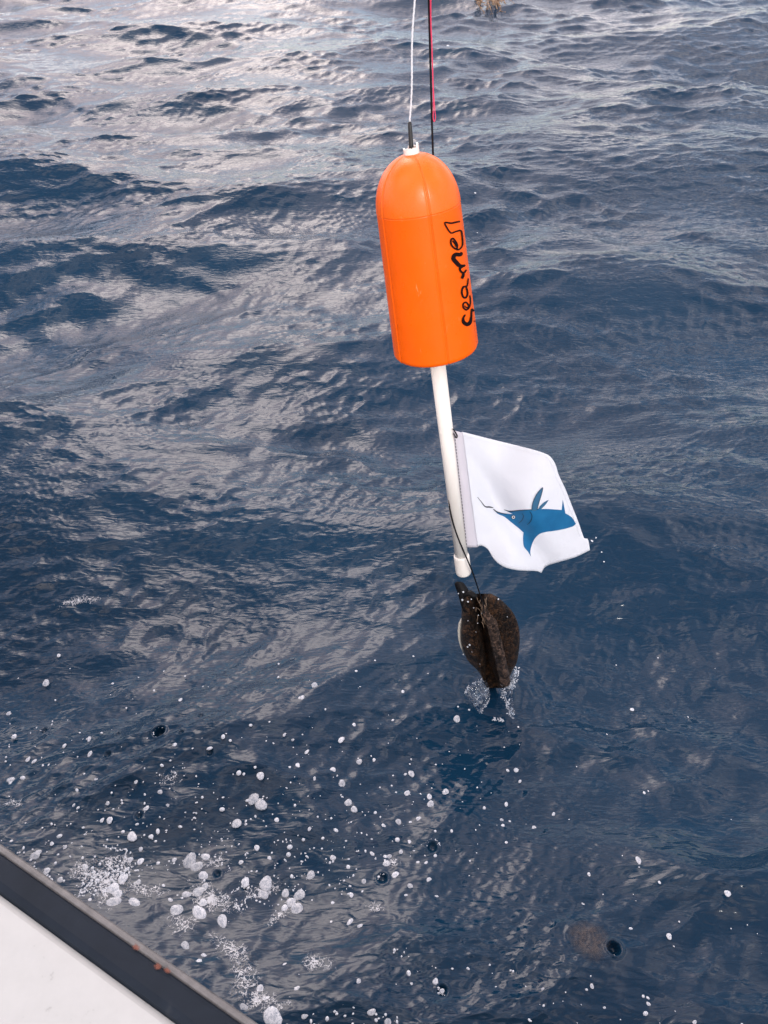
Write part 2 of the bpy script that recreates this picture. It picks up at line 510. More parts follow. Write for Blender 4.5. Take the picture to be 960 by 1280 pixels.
# ------------------------------------------------------------------ buoy: float on a white pipe
P0, P1 = at(513.5, 184, 1.15), at(579.5, 716, 1.645)
AX = (P1 - P0).normalized()
def proj(p):
    q = p - Vector((0, 0, CAM_H))
    d = q.y * cp - q.z * sp
    return 480 + FPX * q.x / d, 640 + FPX * (-q.y * sp - q.z * cp) / d, d
def s_at_row(y):
    lo, hi = 0.0, (P1 - P0).length
    for _ in range(40):
        mid = (lo + hi) / 2
        if proj(P0 + AX * mid)[1] < y: lo = mid
        else: hi = mid
    return lo
S0, S1 = s_at_row(191), s_at_row(438.5)
FL = S1 - S0
toward = (Vector((0, 0, CAM_H)) - (P0 + AX * (S0 + FL / 2)))
E1 = (toward - AX * toward.dot(AX)).normalized()          # towards the camera
E2 = AX.cross(E1)
if E2.x < 0: E2 = -E2                                     # to the right in the picture
RB = 0.0682
def prof_r(s):
    """radius of the float, s metres below its top"""
    u = s / FL
    if u < 0.275:
        e = max(0.0, min(1.0, 1 - u / 0.275))
        r = RB * math.sqrt(max(0.0016, 1 - e ** 2.4))
        return r * (1.0 + 0.03 * u)
    r = RB * (1.009 + 0.115 * (u - 0.275) / 0.725)
    tail = FL - s
    if tail < 0.009: r -= 0.009 - math.sqrt(max(0, 0.009 ** 2 - (0.009 - tail) ** 2))
    return r
SEAMS = [14 + 72 * k for k in range(5)]
ULINE = 0.245
def build_float(parent):
    nseg = 360
    S = sorted(set([0, 0.0005, 0.002, 0.004] + [FL * 0.275 * (i / 36) ** 1.5 for i in range(1, 37)] + [FL * (ULINE + d) for d in (-0.006, -0.003, -0.001, 0.001, 0.003, 0.006)] +
                   [FL * (0.32 + 0.65 * i / 24) for i in range(25)] + [FL - 0.009 * (1 - math.sin(R(90 * i / 7))) for i in range(8)]))
    S = [s for s in S if 0 <= s <= FL]
    v, f, mi = [], [], []
    for s in S:
        r0 = prof_r(s)
        for k in range(nseg):
            a = 360 * k / nseg
            r = r0
            for sa in SEAMS:
                d = (a - sa + 180) % 360 - 180
                r += 0.0011 * math.exp(-((d + 1.4) / 1.0) ** 2) - 0.0022 * math.exp(-((d - 0.6) / 0.9) ** 2)
                r -= 0.0006 * math.exp(-(d / 16) ** 2)
            if abs(s / FL - ULINE) < 0.002: r -= 0.0007
            if s / FL < ULINE: r += 0.0005
            v.append(P0 + AX * (S0 + s) + (E1 * math.cos(R(a)) + E2 * math.sin(R(a))) * r)
    n = len(S)
    for i in range(n - 1):
        for k in range(nseg):
            f.append((i * nseg + k, (i + 1) * nseg + k, (i + 1) * nseg + (k + 1) % nseg, i * nseg + (k + 1) % nseg))
            mi.append(1 if (S[i] + S[i + 1]) / 2 / FL < ULINE else 0)
    f.append(tuple(range(nseg))); mi.append(1)
    f.append(tuple((n - 1) * nseg + k for k in range(nseg))[::-1]); mi.append(0)
    o = mesh_obj('float', v, f, [M['orange'], M['orange_top']], parent)
    o.data.polygons.foreach_set('material_index', mi)
    return o
buoy = tag(empty('marker_buoy', P1), 'orange bullet shaped fishing buoy with black handwriting on a white pipe', 'buoy')
flt = build_float(buoy)
def on_float(x, y, lift=0.0005):
    """where the picture's ray meets the float"""
    o, d = Vector((0, 0, CAM_H)), ray(x, y)
    t = 0.95; prev = None
    while t < 1.7:
        q = o + d * t - P0
        s = q.dot(AX) - S0
        rad = (q - AX * (s + S0)).length
        if 0 < s < FL and rad < prof_r(s) + 0.0006:
            lo, hi = t - 0.002, t
            for _ in range(14):
                m_ = (lo + hi) / 2
                q = o + d * m_ - P0; s = q.dot(AX) - S0
                if 0 < s < FL and (q - AX * (s + S0)).length < prof_r(s) + 0.0006: hi = m_
                else: lo = m_
            q = o + d * hi - P0
            nrm = (q - AX * q.dot(AX)).normalized()
            return P0 + q + nrm * lift
        t += 0.002
    return None
def za(pts): return [(557.6 + x / 8.533, 280 + y / 8.533, wd) for x, y, wd in pts]
def zb(pts): return [(437.6 + x / 4.13, 160 + y / 4.13, wd) for x, y, wd in pts]
STROKES = [
    za([(204, 965, 1.6), (182, 1005, 2.8), (188, 1048, 4.2), (225, 1070, 4.4), (256, 1045, 4.0), (268, 985, 2.6), (272, 915, 2.0), (286, 918, 2.0), (300, 960, 2.6), (306, 1010, 2.8), (303, 1040, 2.0)]),            # s
    za([(252, 760, 1.4), (258, 800, 1.5), (258, 850, 1.5), (244, 890, 1.9), (212, 915, 2.0), (180, 884, 2.0), (186, 846, 2.0), (212, 836, 1.9), (238, 866, 1.8), (236, 892, 1.8), (206, 885, 1.4), (196, 868, 1.2)]),   # e
    za([(235, 580, 1.3), (228, 640, 1.6), (214, 666, 2.0), (182, 672, 2.2), (166, 725, 2.3), (182, 778, 2.2), (212, 782, 2.2), (228, 738, 2.1), (214, 668, 2.0)]),   # a
    za([(166, 300, 2.6), (152, 326, 4.0), (98, 326, 4.6), (76, 366, 5.0), (108, 410, 5.0), (150, 448, 4.2), (198, 442, 2.2), (152, 466, 2.8), (150, 496, 2.4), (184, 522, 2.4), (216, 488, 1.6)]),  # m
    za([(186, 520, 2.6), (180, 552, 3.4), (166, 582, 3.0)]),
    zb([(566, 482, 1.8), (546, 486, 2.0), (520, 491, 2.1), (489, 488, 1.8), (498, 512, 1.8), (520, 541, 1.8), (546, 534, 1.8), (571, 530, 1.8), (578, 558, 1.8), (580, 602, 1.7), (566, 624, 1.8), (548, 626, 2.0),
        (524, 606, 2.2), (520, 580, 2.2), (530, 570, 2.2), (544, 586, 2.2), (553, 606, 2.2), (550, 624, 2.0)]),                                   # e and n in one stroke
    zb([(528, 582, 1.4), (540, 596, 1.6), (546, 612, 1.5)]),
]
ink = MB()
for st in STROKES:
    P = crom(st, 7)
    prev = None; v, f = [], []
    for i, p in enumerate(P):
        t = P[min(i + 1, len(P) - 1)][:2] - P[max(i - 1, 0)][:2]
        t = t / (np.linalg.norm(t) + 1e-9); nx, ny = -t[1], t[0]
        a = on_float(p[0] + nx * p[2] * 0.54, p[1] + ny * p[2] * 0.54)
        b = on_float(p[0] - nx * p[2] * 0.54, p[1] - ny * p[2] * 0.54)
        if a is None or b is None: prev = None; continue
        v += [a, b]
        if prev is not None: f.append((prev, prev + 1, len(v) - 1, len(v) - 2))
        prev = len(v) - 2
    ink.add(v, f)
ink.build('lettering', M['marker'], flt, False)

mb = MB()
ring = lambda s, r: (P0 + AX * s, r)
pp = [(S1 - 0.01, 0.0142), (S1 + 0.2, 0.0142), ((P1 - P0).length - 0.012, 0.0142)]
mb.tube([P0 + AX * s for s, r in pp], [r for s, r in pp], 32)
pole = mb.build('pipe', M['pvc'], buoy)
Lp = (P1 - P0).length
mb = MB()
cc = [(Lp - 0.052, 0.0143), (Lp - 0.050, 0.0166), (Lp - 0.047, 0.0172), (Lp - 0.004, 0.0172), (Lp, 0.0164), (Lp + 0.0005, 0.0125), (Lp - 0.02, 0.0120)]
mb.tube([P0 + AX * s for s, r in cc], [r for s, r in cc], 32)
mb.build('pipe_collar', M['pvc'], pole)
mb = MB()                                                  # cut pipe end above the float, with a jagged rim
v, f = [], []
ns = 40
cut = [rnd.uniform(-0.0015, 0.0015) + (0.004 if 6 < k < 14 else 0) - (0.003 if 22 < k < 30 else 0) for k in range(ns)]
for (s, r, jag) in [(S0 + 0.012, 0.0125, 0), (S0 - 0.008, 0.0125, 1), (S0 - 0.008, 0.0095, 1), (S0 + 0.004, 0.0095, 0)]:
    for k in range(ns):
        a = 2 * math.pi * k / ns
        v.append(P0 + AX * (s - (cut[k] if jag else 0)) + (E1 * math.cos(a) + E2 * math.sin(a)) * r)
for i in range(3):
    for k in range(ns): f.append((i * ns + k, i * ns + (k + 1) % ns, (i + 1) * ns + (k + 1) % ns, (i + 1) * ns + k))
f.append(tuple(3 * ns + k for k in range(ns)))
mb.add(v, f); mb.build('pipe_end', M['pvc'], buoy, False)
TP = P0 + AX * (S0 + 0.004)
sl_top = at(512.0, 152, TP.y * cp - (TP.z - CAM_H) * sp - 0.022)
mb = MB()
mb.tube([TP + (sl_top - TP) * t for t in (0, 0.3, 0.8, 0.97, 1.0)], [0.0036, 0.0036, 0.0032, 0.0030, 0.0016], 14)
mb.build('rubber_sleeve', M['black'], buoy)

# ------------------------------------------------------------------ cords going up out of the picture
d0 = proj(sl_top)[2]
up = at(518.2, 0, d0 - 0.105)
top = up + (up - sl_top) * 2.2
mb = MB()
for ph in (0, 2.09, 4.19):
    pts = []
    L_ = (top - sl_top).length
    a, b = frame_of(top - sl_top)
    n = 520
    for i in range(n + 1):
        t = i / n
        c = sl_top + (top - sl_top) * t + Vector((0.0012 * math.sin(t * 21), 0, 0))
        an = ph + t * L_ / 0.011 * 2 * math.pi * 0.5
        pts.append(c + (a * math.cos(an) + b * math.sin(an)) * 0.0007)
    mb.tube(pts, 0.00075, 5)
tag(mb.build('cord', M['cord'], None), 'thin white twisted cord rising from the black sleeve on top of the orange buoy', 'cord')
tailp = [(536.0, 0), (538.2, 90), (541.0, 185)]
bd = proj(P0 + AX * S0)[2] + 0.055
lp = [at(536.0, 0, bd - 0.13), at(538.3, 92, bd - 0.065), at(541, 185, bd)]
lp = [lp[0] + (lp[0] - lp[1]) * 4.0] + lp
for (x, y, off) in [(546, 300, 0.085), (550, 420, 0.090), (552, 470, 0.040), (556, 560, 0.016), (560.5, 610, -0.002), (563, 640, -0.012), (571, 668, -0.017), (580, 690, -0.022), (590.5, 715, -0.03)]:
    lp.append(at(x, y, proj(P0 + AX * s_at_row(y))[2] + off))
weight_top_d = 2.13
lp += [at(598, 737, 1.82), at(604.5, 758, weight_top_d - 0.055), at(605.5, 766, weight_top_d - 0.045)]
P = [Vector(p) for p in crom([tuple(p) for p in lp], 10)]
mb = MB(); mb.tube(P, 0.0017, 8)
tag(mb.build('line', M['line'], None), 'taut black line running down behind the orange buoy to the dark weight at the water', 'line')
mb = MB()
q0 = [at(538.6, -260, bd - 0.31), at(538.6, 0, bd - 0.135), at(540.2, 60, bd - 0.09), at(541.8, 110, bd - 0.055), at(543.6, 138, bd - 0.04), at(544.4, 147, bd - 0.035), at(542.8, 152, bd - 0.032), at(541.4, 147, bd - 0.035), at(541.6, 136, bd - 0.04), at(541.2, 112, bd - 0.056), at(539.7, 60, bd - 0.091), at(537.9, 0, bd - 0.136), at(537.6, -260, bd - 0.311)]
mb.tube([Vector(p) for p in crom([tuple(p) for p in q0], 8)], 0.00075, 6)
tag(mb.build('cord', M['pink'], None), 'thin pink looped cord beside the black line above the buoy', 'cord')

# ------------------------------------------------------------------ flag on the pipe
def flag_d(x, y):
    base = proj(P0 + AX * s_at_row(min(max(y, 470), 716)))[2]
    h = max(0.0, x - (566 + (y - 540) * 0.105)) / 165.0
    base += 0.03 * h - 0.004
    dg = (x - 575) * 0.80 - (y - 545) * 0.60                # distance across the long diagonal fold
    base += 0.034 * math.exp(-((dg + 12) / 16) ** 2) * min(1, h * 4)
    base += 0.024 * math.sin(h * 7.5 + (y - 600) * 0.016) * min(1, h * 3)
    base += -0.02 * max(0, (y - 668) / 45) * math.exp(-((x - 622) / 26) ** 2)
    base += 0.035 * max(0, (x - 690) / 50) ** 2 * max(0, (640 - y) / 80)
    return base
def fpt(x, y, lift=0.0): return at(x, y, flag_d(x, y) - lift)
topc = crom([(569, 537.5), (590, 543), (630, 553), (662, 561), (676, 565)], 8)
rightc = crom([(676, 565), (687, 570), (694, 580), (698.5, 594), (707, 612), (714, 630), (722, 650), (729, 670), (731, 673.5), (735, 674), (737.5, 687.5)], 4)
botc = crom([(597, 683.5), (600, 681.5), (606, 683.5), (611, 688), (617, 698), (624, 705), (634, 710), (650, 713), (666, 713.5), (674, 714.5), (676.5, 716.5), (682, 708), (700, 702), (720, 696), (737.5, 687.5)], 4)
leftc = crom([(577, 543), (582, 580), (588, 625), (593, 660), (597, 683.5)], 8)
topc2 = [p for p in topc if p[0] >= 577]
topc2[0] = np.array([577, 540.0]); leftc[0] = np.array([577, 540.0])
def resample(c, n):
    c = np.array(c); d = np.r_[0, np.cumsum(np.linalg.norm(np.diff(c, axis=0), axis=1))]
    t = np.linspace(0, d[-1], n)
    return np.stack([np.interp(t, d, c[:, 0]), np.interp(t, d, c[:, 1])], -1)
NS, NT = 60, 60
T_, B_, L_, R_ = resample(topc2, NS), resample(botc, NS), resample(leftc, NT), resample(rightc, NT)
v, f = [], []
for j in range(NT):
    for i in range(NS):
        s, t = i / (NS - 1), j / (NT - 1)
        p = (1 - t) * T_[i] + t * B_[i] + (1 - s) * L_[j] + s * R_[j] - ((1 - s) * (1 - t) * T_[0] + s * (1 - t) * T_[-1] + (1 - s) * t * B_[0] + s * t * B_[-1])
        v.append(fpt(p[0], p[1]))
for j in range(NT - 1):
    for i in range(NS - 1): f.append((j * NS + i, (j + 1) * NS + i, (j + 1) * NS + i + 1, j * NS + i + 1))
flag = tag(empty('flag', at(569, 540, flag_d(569, 540))), 'white flag printed with a blue swordfish, flying from the white pipe', 'flag')
def solid(o, th, off=0):
    s = o.modifiers.new('thickness', 'SOLIDIFY'); s.thickness = th; s.offset = off
    return o
cl = solid(mesh_obj('cloth', v, f, M['cloth'], flag), 0.0009)
# raised hem rope along top, fly and bottom
mb = MB()
def hem(curve, inward):
    pts = []
    for p in curve:
        pts.append(fpt(p[0] + inward[0], p[1] + inward[1], 0.0007))
    mb.tube(pts, 0.00055, 5)
hem(resample(topc2, 60), (0, 4.0)); hem(resample(rightc, 50)[:42], (-4.0, 1)); hem(resample(botc, 60)[8:44], (1, -4))
mb.build('hem', M['cloth'], cl)
# hoist sleeve: a band of webbing wrapped round the pipe side
v, f = [], []
for j in range(40):
    t = j / 39
    y = 538 + (684 - 538) * t
    xl = 566.5 + (582.5 - 566.5) * t; xr = 578.2 + (597 - 578.2) * t
    wob = 0.7 * math.sin(t * 23)
    for i in range(7):
        s = i / 6
        x = xl + (xr - xl) * s
        yy = y + (3 * s if t < 0.05 else 0)
        v.append(at(x, yy, flag_d(max(x, 0), yy) - 0.0015 - 0.006 * math.sin(s * math.pi) + 0.001 * wob * s))
for j in range(39):
    for i in range(6): f.append((j * 7 + i, (j + 1) * 7 + i, (j + 1) * 7 + i + 1, j * 7 + i + 1))
slv = solid(mesh_obj('sleeve', v, f, M['sleeve'], flag), 0.0012)
mb = MB()
for k in range(34):
    y = 545 + k * 4.05; t = (y - 538) / 146
    x = 567.6 + 16 * t
    a = at(x, y, flag_d(x, y) - 0.004); b = at(x + 0.3, y + 2.6, flag_d(x, y) - 0.004)
    mb.tube([a, b], 0.0006, 5)
mb.build('stitching', M['ink'], slv)
mb = MB()
tp = [at(x, y, flag_d(x, y) - 0.010) for x, y in [(566, 536), (569, 540), (571.5, 545), (570, 547), (567, 542)]]
mb.tube([Vector(p) for p in crom([tuple(p) for p in tp], 5)], 0.0013, 6)
mb.build('tie', M['black'], flag)
# printed emblem
def ze(pts): return [(580 + x / 5.647, 590 + y / 5.647) for x, y in pts]
def print_mesh(name, outline, m, lift, parent, grid=2.0):
    pts = [Vector(p) for p in outline]; n = len(pts)
    xs, ys = [p[0] for p in pts], [p[1] for p in pts]
    def inside(x, y):
        c = False; j = n - 1
        for i in range(n):
            if (pts[i][1] > y) != (pts[j][1] > y) and x < (pts[j][0] - pts[i][0]) * (y - pts[i][1]) / (pts[j][1] - pts[i][1]) + pts[i][0]: c = not c
            j = i
        return c
    extra = []
    y = min(ys)
    while y < max(ys):
        x = min(xs)
        while x < max(xs):
            if inside(x, y) and min((Vector((x, y)) - p).length for p in pts) > 0.7: extra.append(Vector((x, y)))
            x += grid
        y += grid
    vo, eo, fo, *_ = delaunay_2d_cdt(pts + extra, [], [list(range(n))], 1, 1e-5)
    return mesh_obj(name, [fpt(p[0], p[1], lift) for p in vo], [tuple(q) for q in fo], m, parent)
def smooth_outline(groups, n=4):
    o = []
    for g in groups:
        o += [tuple(p) for p in crom(g, n)][:-1]
    return o
body_g = [[(216, 272), (250, 284), (300, 294), (345, 297)], [(345, 297), (318, 284), (282, 266)], [(282, 266), (325, 275), (400, 268), (475, 264), (520, 262), (600, 262), (690, 268)],
          [(690, 268), (693, 240), (697, 195)], [(697, 195), (705, 232), (716, 292)], [(716, 292), (740, 305), (765, 325), (790, 365)],
          [(790, 365), (772, 382), (745, 392), (700, 404), (640, 415), (570, 425), (530, 440), (500, 470), (480, 510), (468, 560), (473, 597)],
          [(473, 597), (450, 560), (424, 528), (417, 480), (420, 427)], [(420, 427), (385, 396), (330, 352), (285, 316), (240, 296), (216, 272)]]
em = print_mesh('emblem', ze(smooth_outline(body_g)), M['blue'], 0.0016, cl)
fin1 = smooth_outline([[(478, 272), (482, 230), (500, 180), (525, 140), (556, 110)], [(556, 110), (550, 150), (532, 210), (516, 268)], [(516, 268), (497, 275), (478, 272)]])
fin2 = smooth_outline([[(522, 262), (545, 232), (572, 210), (598, 197)], [(598, 197), (580, 225), (548, 260)], [(548, 260), (535, 263), (522, 262)]])
print_mesh('fin', ze(fin1), M['fin_blue'], 0.0022, em); print_mesh('fin', ze(fin2), M['fin_blue'], 0.0022, em)
def inkline(name, pts, wds, m, lift, parent):
    P = crom([(x, y, wd) for (x, y), wd in zip(pts, wds)], 6)
    v, f = [], []
    for i, p in enumerate(P):
        t = P[min(i + 1, len(P) - 1)][:2] - P[max(i - 1, 0)][:2]; t = t / (np.linalg.norm(t) + 1e-9)
        for sg in (1, -1):
            x, y = p[0] - t[1] * p[2] * sg, p[1] + t[0] * p[2] * sg
            x, y = ze([(x, y)])[0]
            v.append(fpt(x, y, lift))
        if i: f.append((2 * i - 2, 2 * i - 1, 2 * i + 1, 2 * i))
    return mesh_obj(name, v, f, m, parent, False)
inkline('bill', [(95, 177), (122, 210), (150, 244), (180, 247), (207, 252)], [1.2, 2.2, 3.5, 5, 2], M['ink'], 0.0018, em)
inkline('bill', [(207, 262), (235, 282), (300, 300)], [2.5, 4, 1.5], M['ink'], 0.0024, em)
inkline('gill', [(464, 278), (480, 310), (470, 348), (446, 372)], [1.5, 2.2, 2.2, 1.2], M['ink'], 0.0026, em)
inkline('gill', [(408, 292), (420, 312), (408, 342), (385, 362)], [1.2, 1.6, 1.6, 1], M['ink'], 0.0026, em)
inkline('back_outline', [(282, 266), (325, 277), (400, 270), (475, 266)], [1.5, 3.2, 2.6, 1.6], M['ink'], 0.0026, em)
inkline('fin_outline', [(478, 272), (482, 230), (500, 180), (525, 140), (556, 110), (550, 150), (532, 210), (516, 268)], [1.5] * 8, M['ink'], 0.0027, em)
def disc(cx, cy, r): return ze([(cx + r * math.cos(2 * math.pi * k / 20), cy + r * math.sin(2 * math.pi * k / 20)) for k in range(20)])
print_mesh('eye', disc(348, 319, 14), M['ink'], 0.0024, em); print_mesh('eye', disc(349, 319, 11), M['white_print'], 0.0028, em); print_mesh('eye', disc(349, 319, 6), M['ink'], 0.0032, em)

# ------------------------------------------------------------------ dark oval weight at the water
def weight_mat(name, lo, hi, sc):
    m = mat(name, lo, 0.34, 0.4)
    L(m, ramp(m, noise(m, sc, 8, 0.7, 0.8), [(0.43, lo), (0.52, tuple(a * 0.7 + b * 0.3 for a, b in zip(lo, hi))), (0.60, hi)]), bsdf(m).inputs['Base Color'])
    nn = bump(m, noise(m, sc * 1.7, 8, 0.7, 0.5), 1.0, 0.03)
    L(m, nn, bsdf(m).inputs['Normal'])
    return m
M['w_body'] = weight_mat('brown_crusted_body', (0.004, 0.003, 0.0022), (0.095, 0.045, 0.02), 60)
M['w_ridge'] = weight_mat('brown_fibrous_ridge', (0.012, 0.009, 0.008), (0.23, 0.145, 0.105), 70)
M['w_black'] = mat('black_tab', (0.006, 0.006, 0.007), 0.5, 0.15)
M['w_pale'] = mat('pale_underside', (0.62, 0.60, 0.52), 0.5)
def wd_(y): return 2.13 + (2.32 - 2.13) * (y - 745) / (858 - 745)
def wpt(x, y, lift=0): return at(x, y, wd_(y) - lift)
weight = tag(empty('weight', weight_foot), 'dark brown oval weight with a raised ridge hanging on the black line at the water', 'weight')
# outline in the picture: half widths about a leaning mid-line
rows = [(742, 600, 12, 14), (747, 600, 19, 23), (755, 601, 23.5, 31), (765, 603, 26, 38), (778, 606, 29.5, 41), (792, 608, 32, 41.5), (805, 610, 33, 39.5), (818, 612, 31, 36), (828, 613, 26.5, 33), (838, 615, 18, 26), (846, 617, 15, 20), (854, 618, 12.5, 16), (860, 619, 11, 13)]
rows = crom(rows, 4)
NA = 48
v, f = [], []
for (y, cx, hl, hr) in rows:
    for k in range(NA):
        a = 2 * math.pi * k / NA
        ca, sa = math.cos(a), math.sin(a)
        hx = hr * ca if ca > 0 else hl * ca
        prof_ = (abs(sa) ** 0.9) * (0.048 if sa > 0 else 0.03) * min(1, (hl + hr) / 62)
        groove = 0.085 * math.exp(-((hx + 3.5) / 6.5) ** 2) if sa > 0 else 0
        lift = (prof_ - groove) if sa > 0 else -prof_
        v.append(wpt(cx + hx, y, lift + rnd.uniform(-0.0008, 0.0008)))
nrw = len(rows)
for i in range(nrw - 1):
    for k in range(NA): f.append((i * NA + k, (i + 1) * NA + k, (i + 1) * NA + (k + 1) % NA, i * NA + (k + 1) % NA))
f.append(tuple(range(NA))); f.append(tuple((nrw - 1) * NA + k for k in range(NA))[::-1])
wb = mesh_obj('body', v, f, M['w_body'], weight)
mb = MB()
rp = [Vector(p[:3]) for p in crom([tuple(wpt(x, y, l)) for x, y, l in [(603, 756, 0.036), (608, 768, 0.052), (614, 778, 0.062), (618, 792, 0.068), (621.5, 808, 0.068), (625, 823, 0.062), (628.5, 838, 0.044), (631, 850, 0.036), (631.5, 855, 0.034)]], 6)]
rr = [0.006 + 0.0105 * min(1, i / 14) for i in range(len(rp))]
rr = [r * (1 + rnd.uniform(-0.10, 0.10)) for r in rr]; rr[-1] = 0.007; rr[-2] = 0.0125; rr[-3] = 0.0155
mb.tube(rp, rr, 14)
mb.build('ridge', M['w_ridge'], weight)
mb = MB()                                                  # frayed fibres where the line is made fast
for k in range(26):
    x, y = 600 + rnd.uniform(-6, 10), 752 + rnd.uniform(-6, 26)
    a = wpt(x, y, 0.052); b = wpt(x + rnd.uniform(-1, 4), y + rnd.uniform(3, 9), 0.058 + rnd.uniform(-0.004, 0.006))
    mb.tube([a, (a + b) / 2 + Vector((rnd.uniform(-.002, .002), 0, .002)), b], 0.0007, 4)
M['fibre'] = mat('tan_fibre', (0.22, 0.15, 0.10), 0.8)
mb.build('fibre', M['fibre'], weight)
mb = MB()                                                  # black tab standing up at the left
tb = [(584, 765, 5.0), (582, 755, 6.5), (580.5, 745, 7.6), (577.5, 736, 7.8), (575, 731, 6.8), (574.5, 728.5, 5.4), (574.2, 727, 2.5)]
tb = crom(tb, 5)
v, f = [], []
for (x, y, h) in tb:
    for k in range(16):
        a = 2 * math.pi * k / 16
        v.append(at(x + h * math.cos(a), y + 0.10 * h * math.cos(a), 2.14 - 0.011 * math.sin(a)))
for i in range(len(tb) - 1):
    for k in range(16): f.append((i * 16 + k, i * 16 + (k + 1) % 16, (i + 1) * 16 + (k + 1) % 16, (i + 1) * 16 + k))
f.append(tuple(range(16))[::-1]); f.append(tuple((len(tb) - 1) * 16 + k for k in range(16)))
mb.add(v, f)
mb.tube([at(580, 745, 2.135), at(588, 742, 2.13), at(596, 747, 2.125)], [0.010, 0.011, 0.008], 10)
mb.build('tab', M['w_black'], weight)
mb = MB()
mb.tube([wpt(x, y, -0.012) for x, y in [(578, 772), (575.5, 779), (574.5, 788), (574.6, 798), (576.5, 808), (580, 818)]], [0.002, 0.005, 0.006, 0.005, 0.003, 0.001], 10)
mb.build('underside', M['w_pale'], weight)
mb = MB()
for (x, y, r) in [(579, 740, 1.6), (578, 750, 2.0), (573, 742, 1.0), (585, 752, 1.4), (589, 749, 1.1), (581, 757, 1.3), (587, 806, 1.9), (584.5, 808.5, 1.5), (602, 767, 1.2), (598, 769, 1.0), (610, 769, 1.4), (597, 779, 0.9), (585, 776, 0.9),
                  (579, 818, 1.3), (647, 808, 1.2), (646, 797, 1.0), (644, 782, 0.9), (634, 771, 0.8), (612, 792, 0.8), (623, 749, 1.4), (640, 778, 0.8), (592, 760, 0.8), (604, 775, 0.8), (595, 790, 0.7), (590, 815, 0.7), (600, 830, 0.7), (640, 790, 0.8)]:
    c = wpt(x, y, 0.0)
    lift = 0.040 if 584 < x < 640 else 0.012
    mb.blob(wpt(x, y, lift), r * 0.0017, r * 0.0021, r * 0.0014, 6, 4, 0.2)
mb.build('wet_speck', M['foam'], weight)['kind'] = 'stuff'

# splash where it leaves the water
def splash_mat():
    m = mat('splash_water', (0.80, 0.84, 0.88), 0.08, 0.6, 1.33)
    o = m.node_tree.nodes['Material Output']; b = bsdf(m)
    L(m, bump(m, noise(m, 70, 5, 0.6, 1.5), 1.0, 0.02), b.inputs['Normal'])
    gl = N(m, 'ShaderNodeBsdfGlossy', Roughness=0.05); tr = N(m, 'ShaderNodeBsdfTransparent', Color=(0.85, 0.9, 0.95, 1))
    L(m, bump(m, noise(m, 28, 3, 0.5, 1.5), 1.0, 0.02), gl.inputs['Normal'])
    m1 = N(m, 'ShaderNodeMixShader', Fac=0.10); L(m, tr.outputs[0], m1.inputs[1]); L(m, gl.outputs[0], m1.inputs[2])
    k = ramp(m, noise(m, 34, 4, 0.6, 2.0), [(0.54, 0.0), (0.70, 0.6)])
    m2 = N(m, 'ShaderNodeMixShader'); L(m, k, m2.inputs[0]); L(m, m1.outputs[0], m2.inputs[1]); L(m, b.outputs[0], m2.inputs[2]); L(m, m2.outputs[0], o.inputs[0])
    return m
M['splash'] = splash_mat()
spl = tag(empty('splash', weight_foot), 'small white splash of water round the foot of the dark weight', 'splash')
def water_sheet(edge_a, edge_b, rise, name='water_sheet'):
    v, f = [], []
    n = 14
    A, B = resample(edge_a, n), resample(edge_b, n)
    for i in range(n):
        for j in range(7):
            t = j / 6
            p = (1 - t) * A[i] + t * B[i]
            z = rise * (1 - t) ** 1.3 * (0.75 + 0.35 * math.sin(i * 1.3)) + rnd.uniform(-0.002, 0.002) - 0.003 * t
            q = on_z(p[0], p[1], max(z, -0.004))
            v.append(q)
    for i in range(n - 1):
        for j in range(6): f.append((i * 7 + j, (i + 1) * 7 + j, (i + 1) * 7 + j + 1, i * 7 + j + 1))
    o = mesh_obj(name, v, f, M['splash'], spl)
    return solid(o, 0.004)
water_sheet([(608, 850), (596, 852), (585, 860), (582, 868)], [(612, 862), (603, 872), (595, 884), (600, 892)], 0.05)
water_sheet([(610, 862), (600, 872), (592, 882)], [(613, 868), (608, 878), (602, 892)], 0.03)
water_sheet([(646, 836), (642, 852), (640, 866), (642, 898)], [(628, 858), (630, 870), (634, 882), (640, 898)], 0.05)
mb = MB()
def spray(poly, n, jit, r0, r1, z1):
    P = resample(crom(poly, 6), 60)
    for _ in range(n):
        p = P[rnd.randrange(60)]
        x, y = p[0] + rnd.gauss(0, jit), p[1] + rnd.gauss(0, jit)
        r = rnd.uniform(r0, r1)
        mb.blob(on_z(x, y, rnd.uniform(0, z1)), r * rnd.uniform(0.9, 3.2), r, r * 0.8, 6, 4, 0.2, Matrix.Rotation(rnd.uniform(0, 3.1), 3, 'Z'))
spray([(606, 849), (596, 852), (586, 858), (582, 866)], 40, 0.8, 0.0006, 0.0016, 0.05)
spray([(611, 860), (602, 868), (594, 878), (592, 882)], 20, 0.5, 0.0005, 0.0012, 0.03)
spray([(613, 872), (608, 880), (602, 891)], 30, 0.6, 0.0006, 0.0016, 0.02)
spray([(645, 836), (643, 850), (638, 858)], 80, 1.8, 0.0007, 0.0022, 0.05)
spray([(628, 860), (630, 870), (636, 884), (641, 896)], 90, 2.0, 0.0007, 0.0022, 0.03)
spray([(634, 852), (637, 856), (640, 861)], 30, 1.8, 0.0015, 0.0034, 0.03)
spray([(616, 900), (622, 899), (628, 901)], 20, 1.5, 0.001, 0.003, 0.008)
o = mb.build('spray', M['foam'], spl); tag(o, kind='stuff')

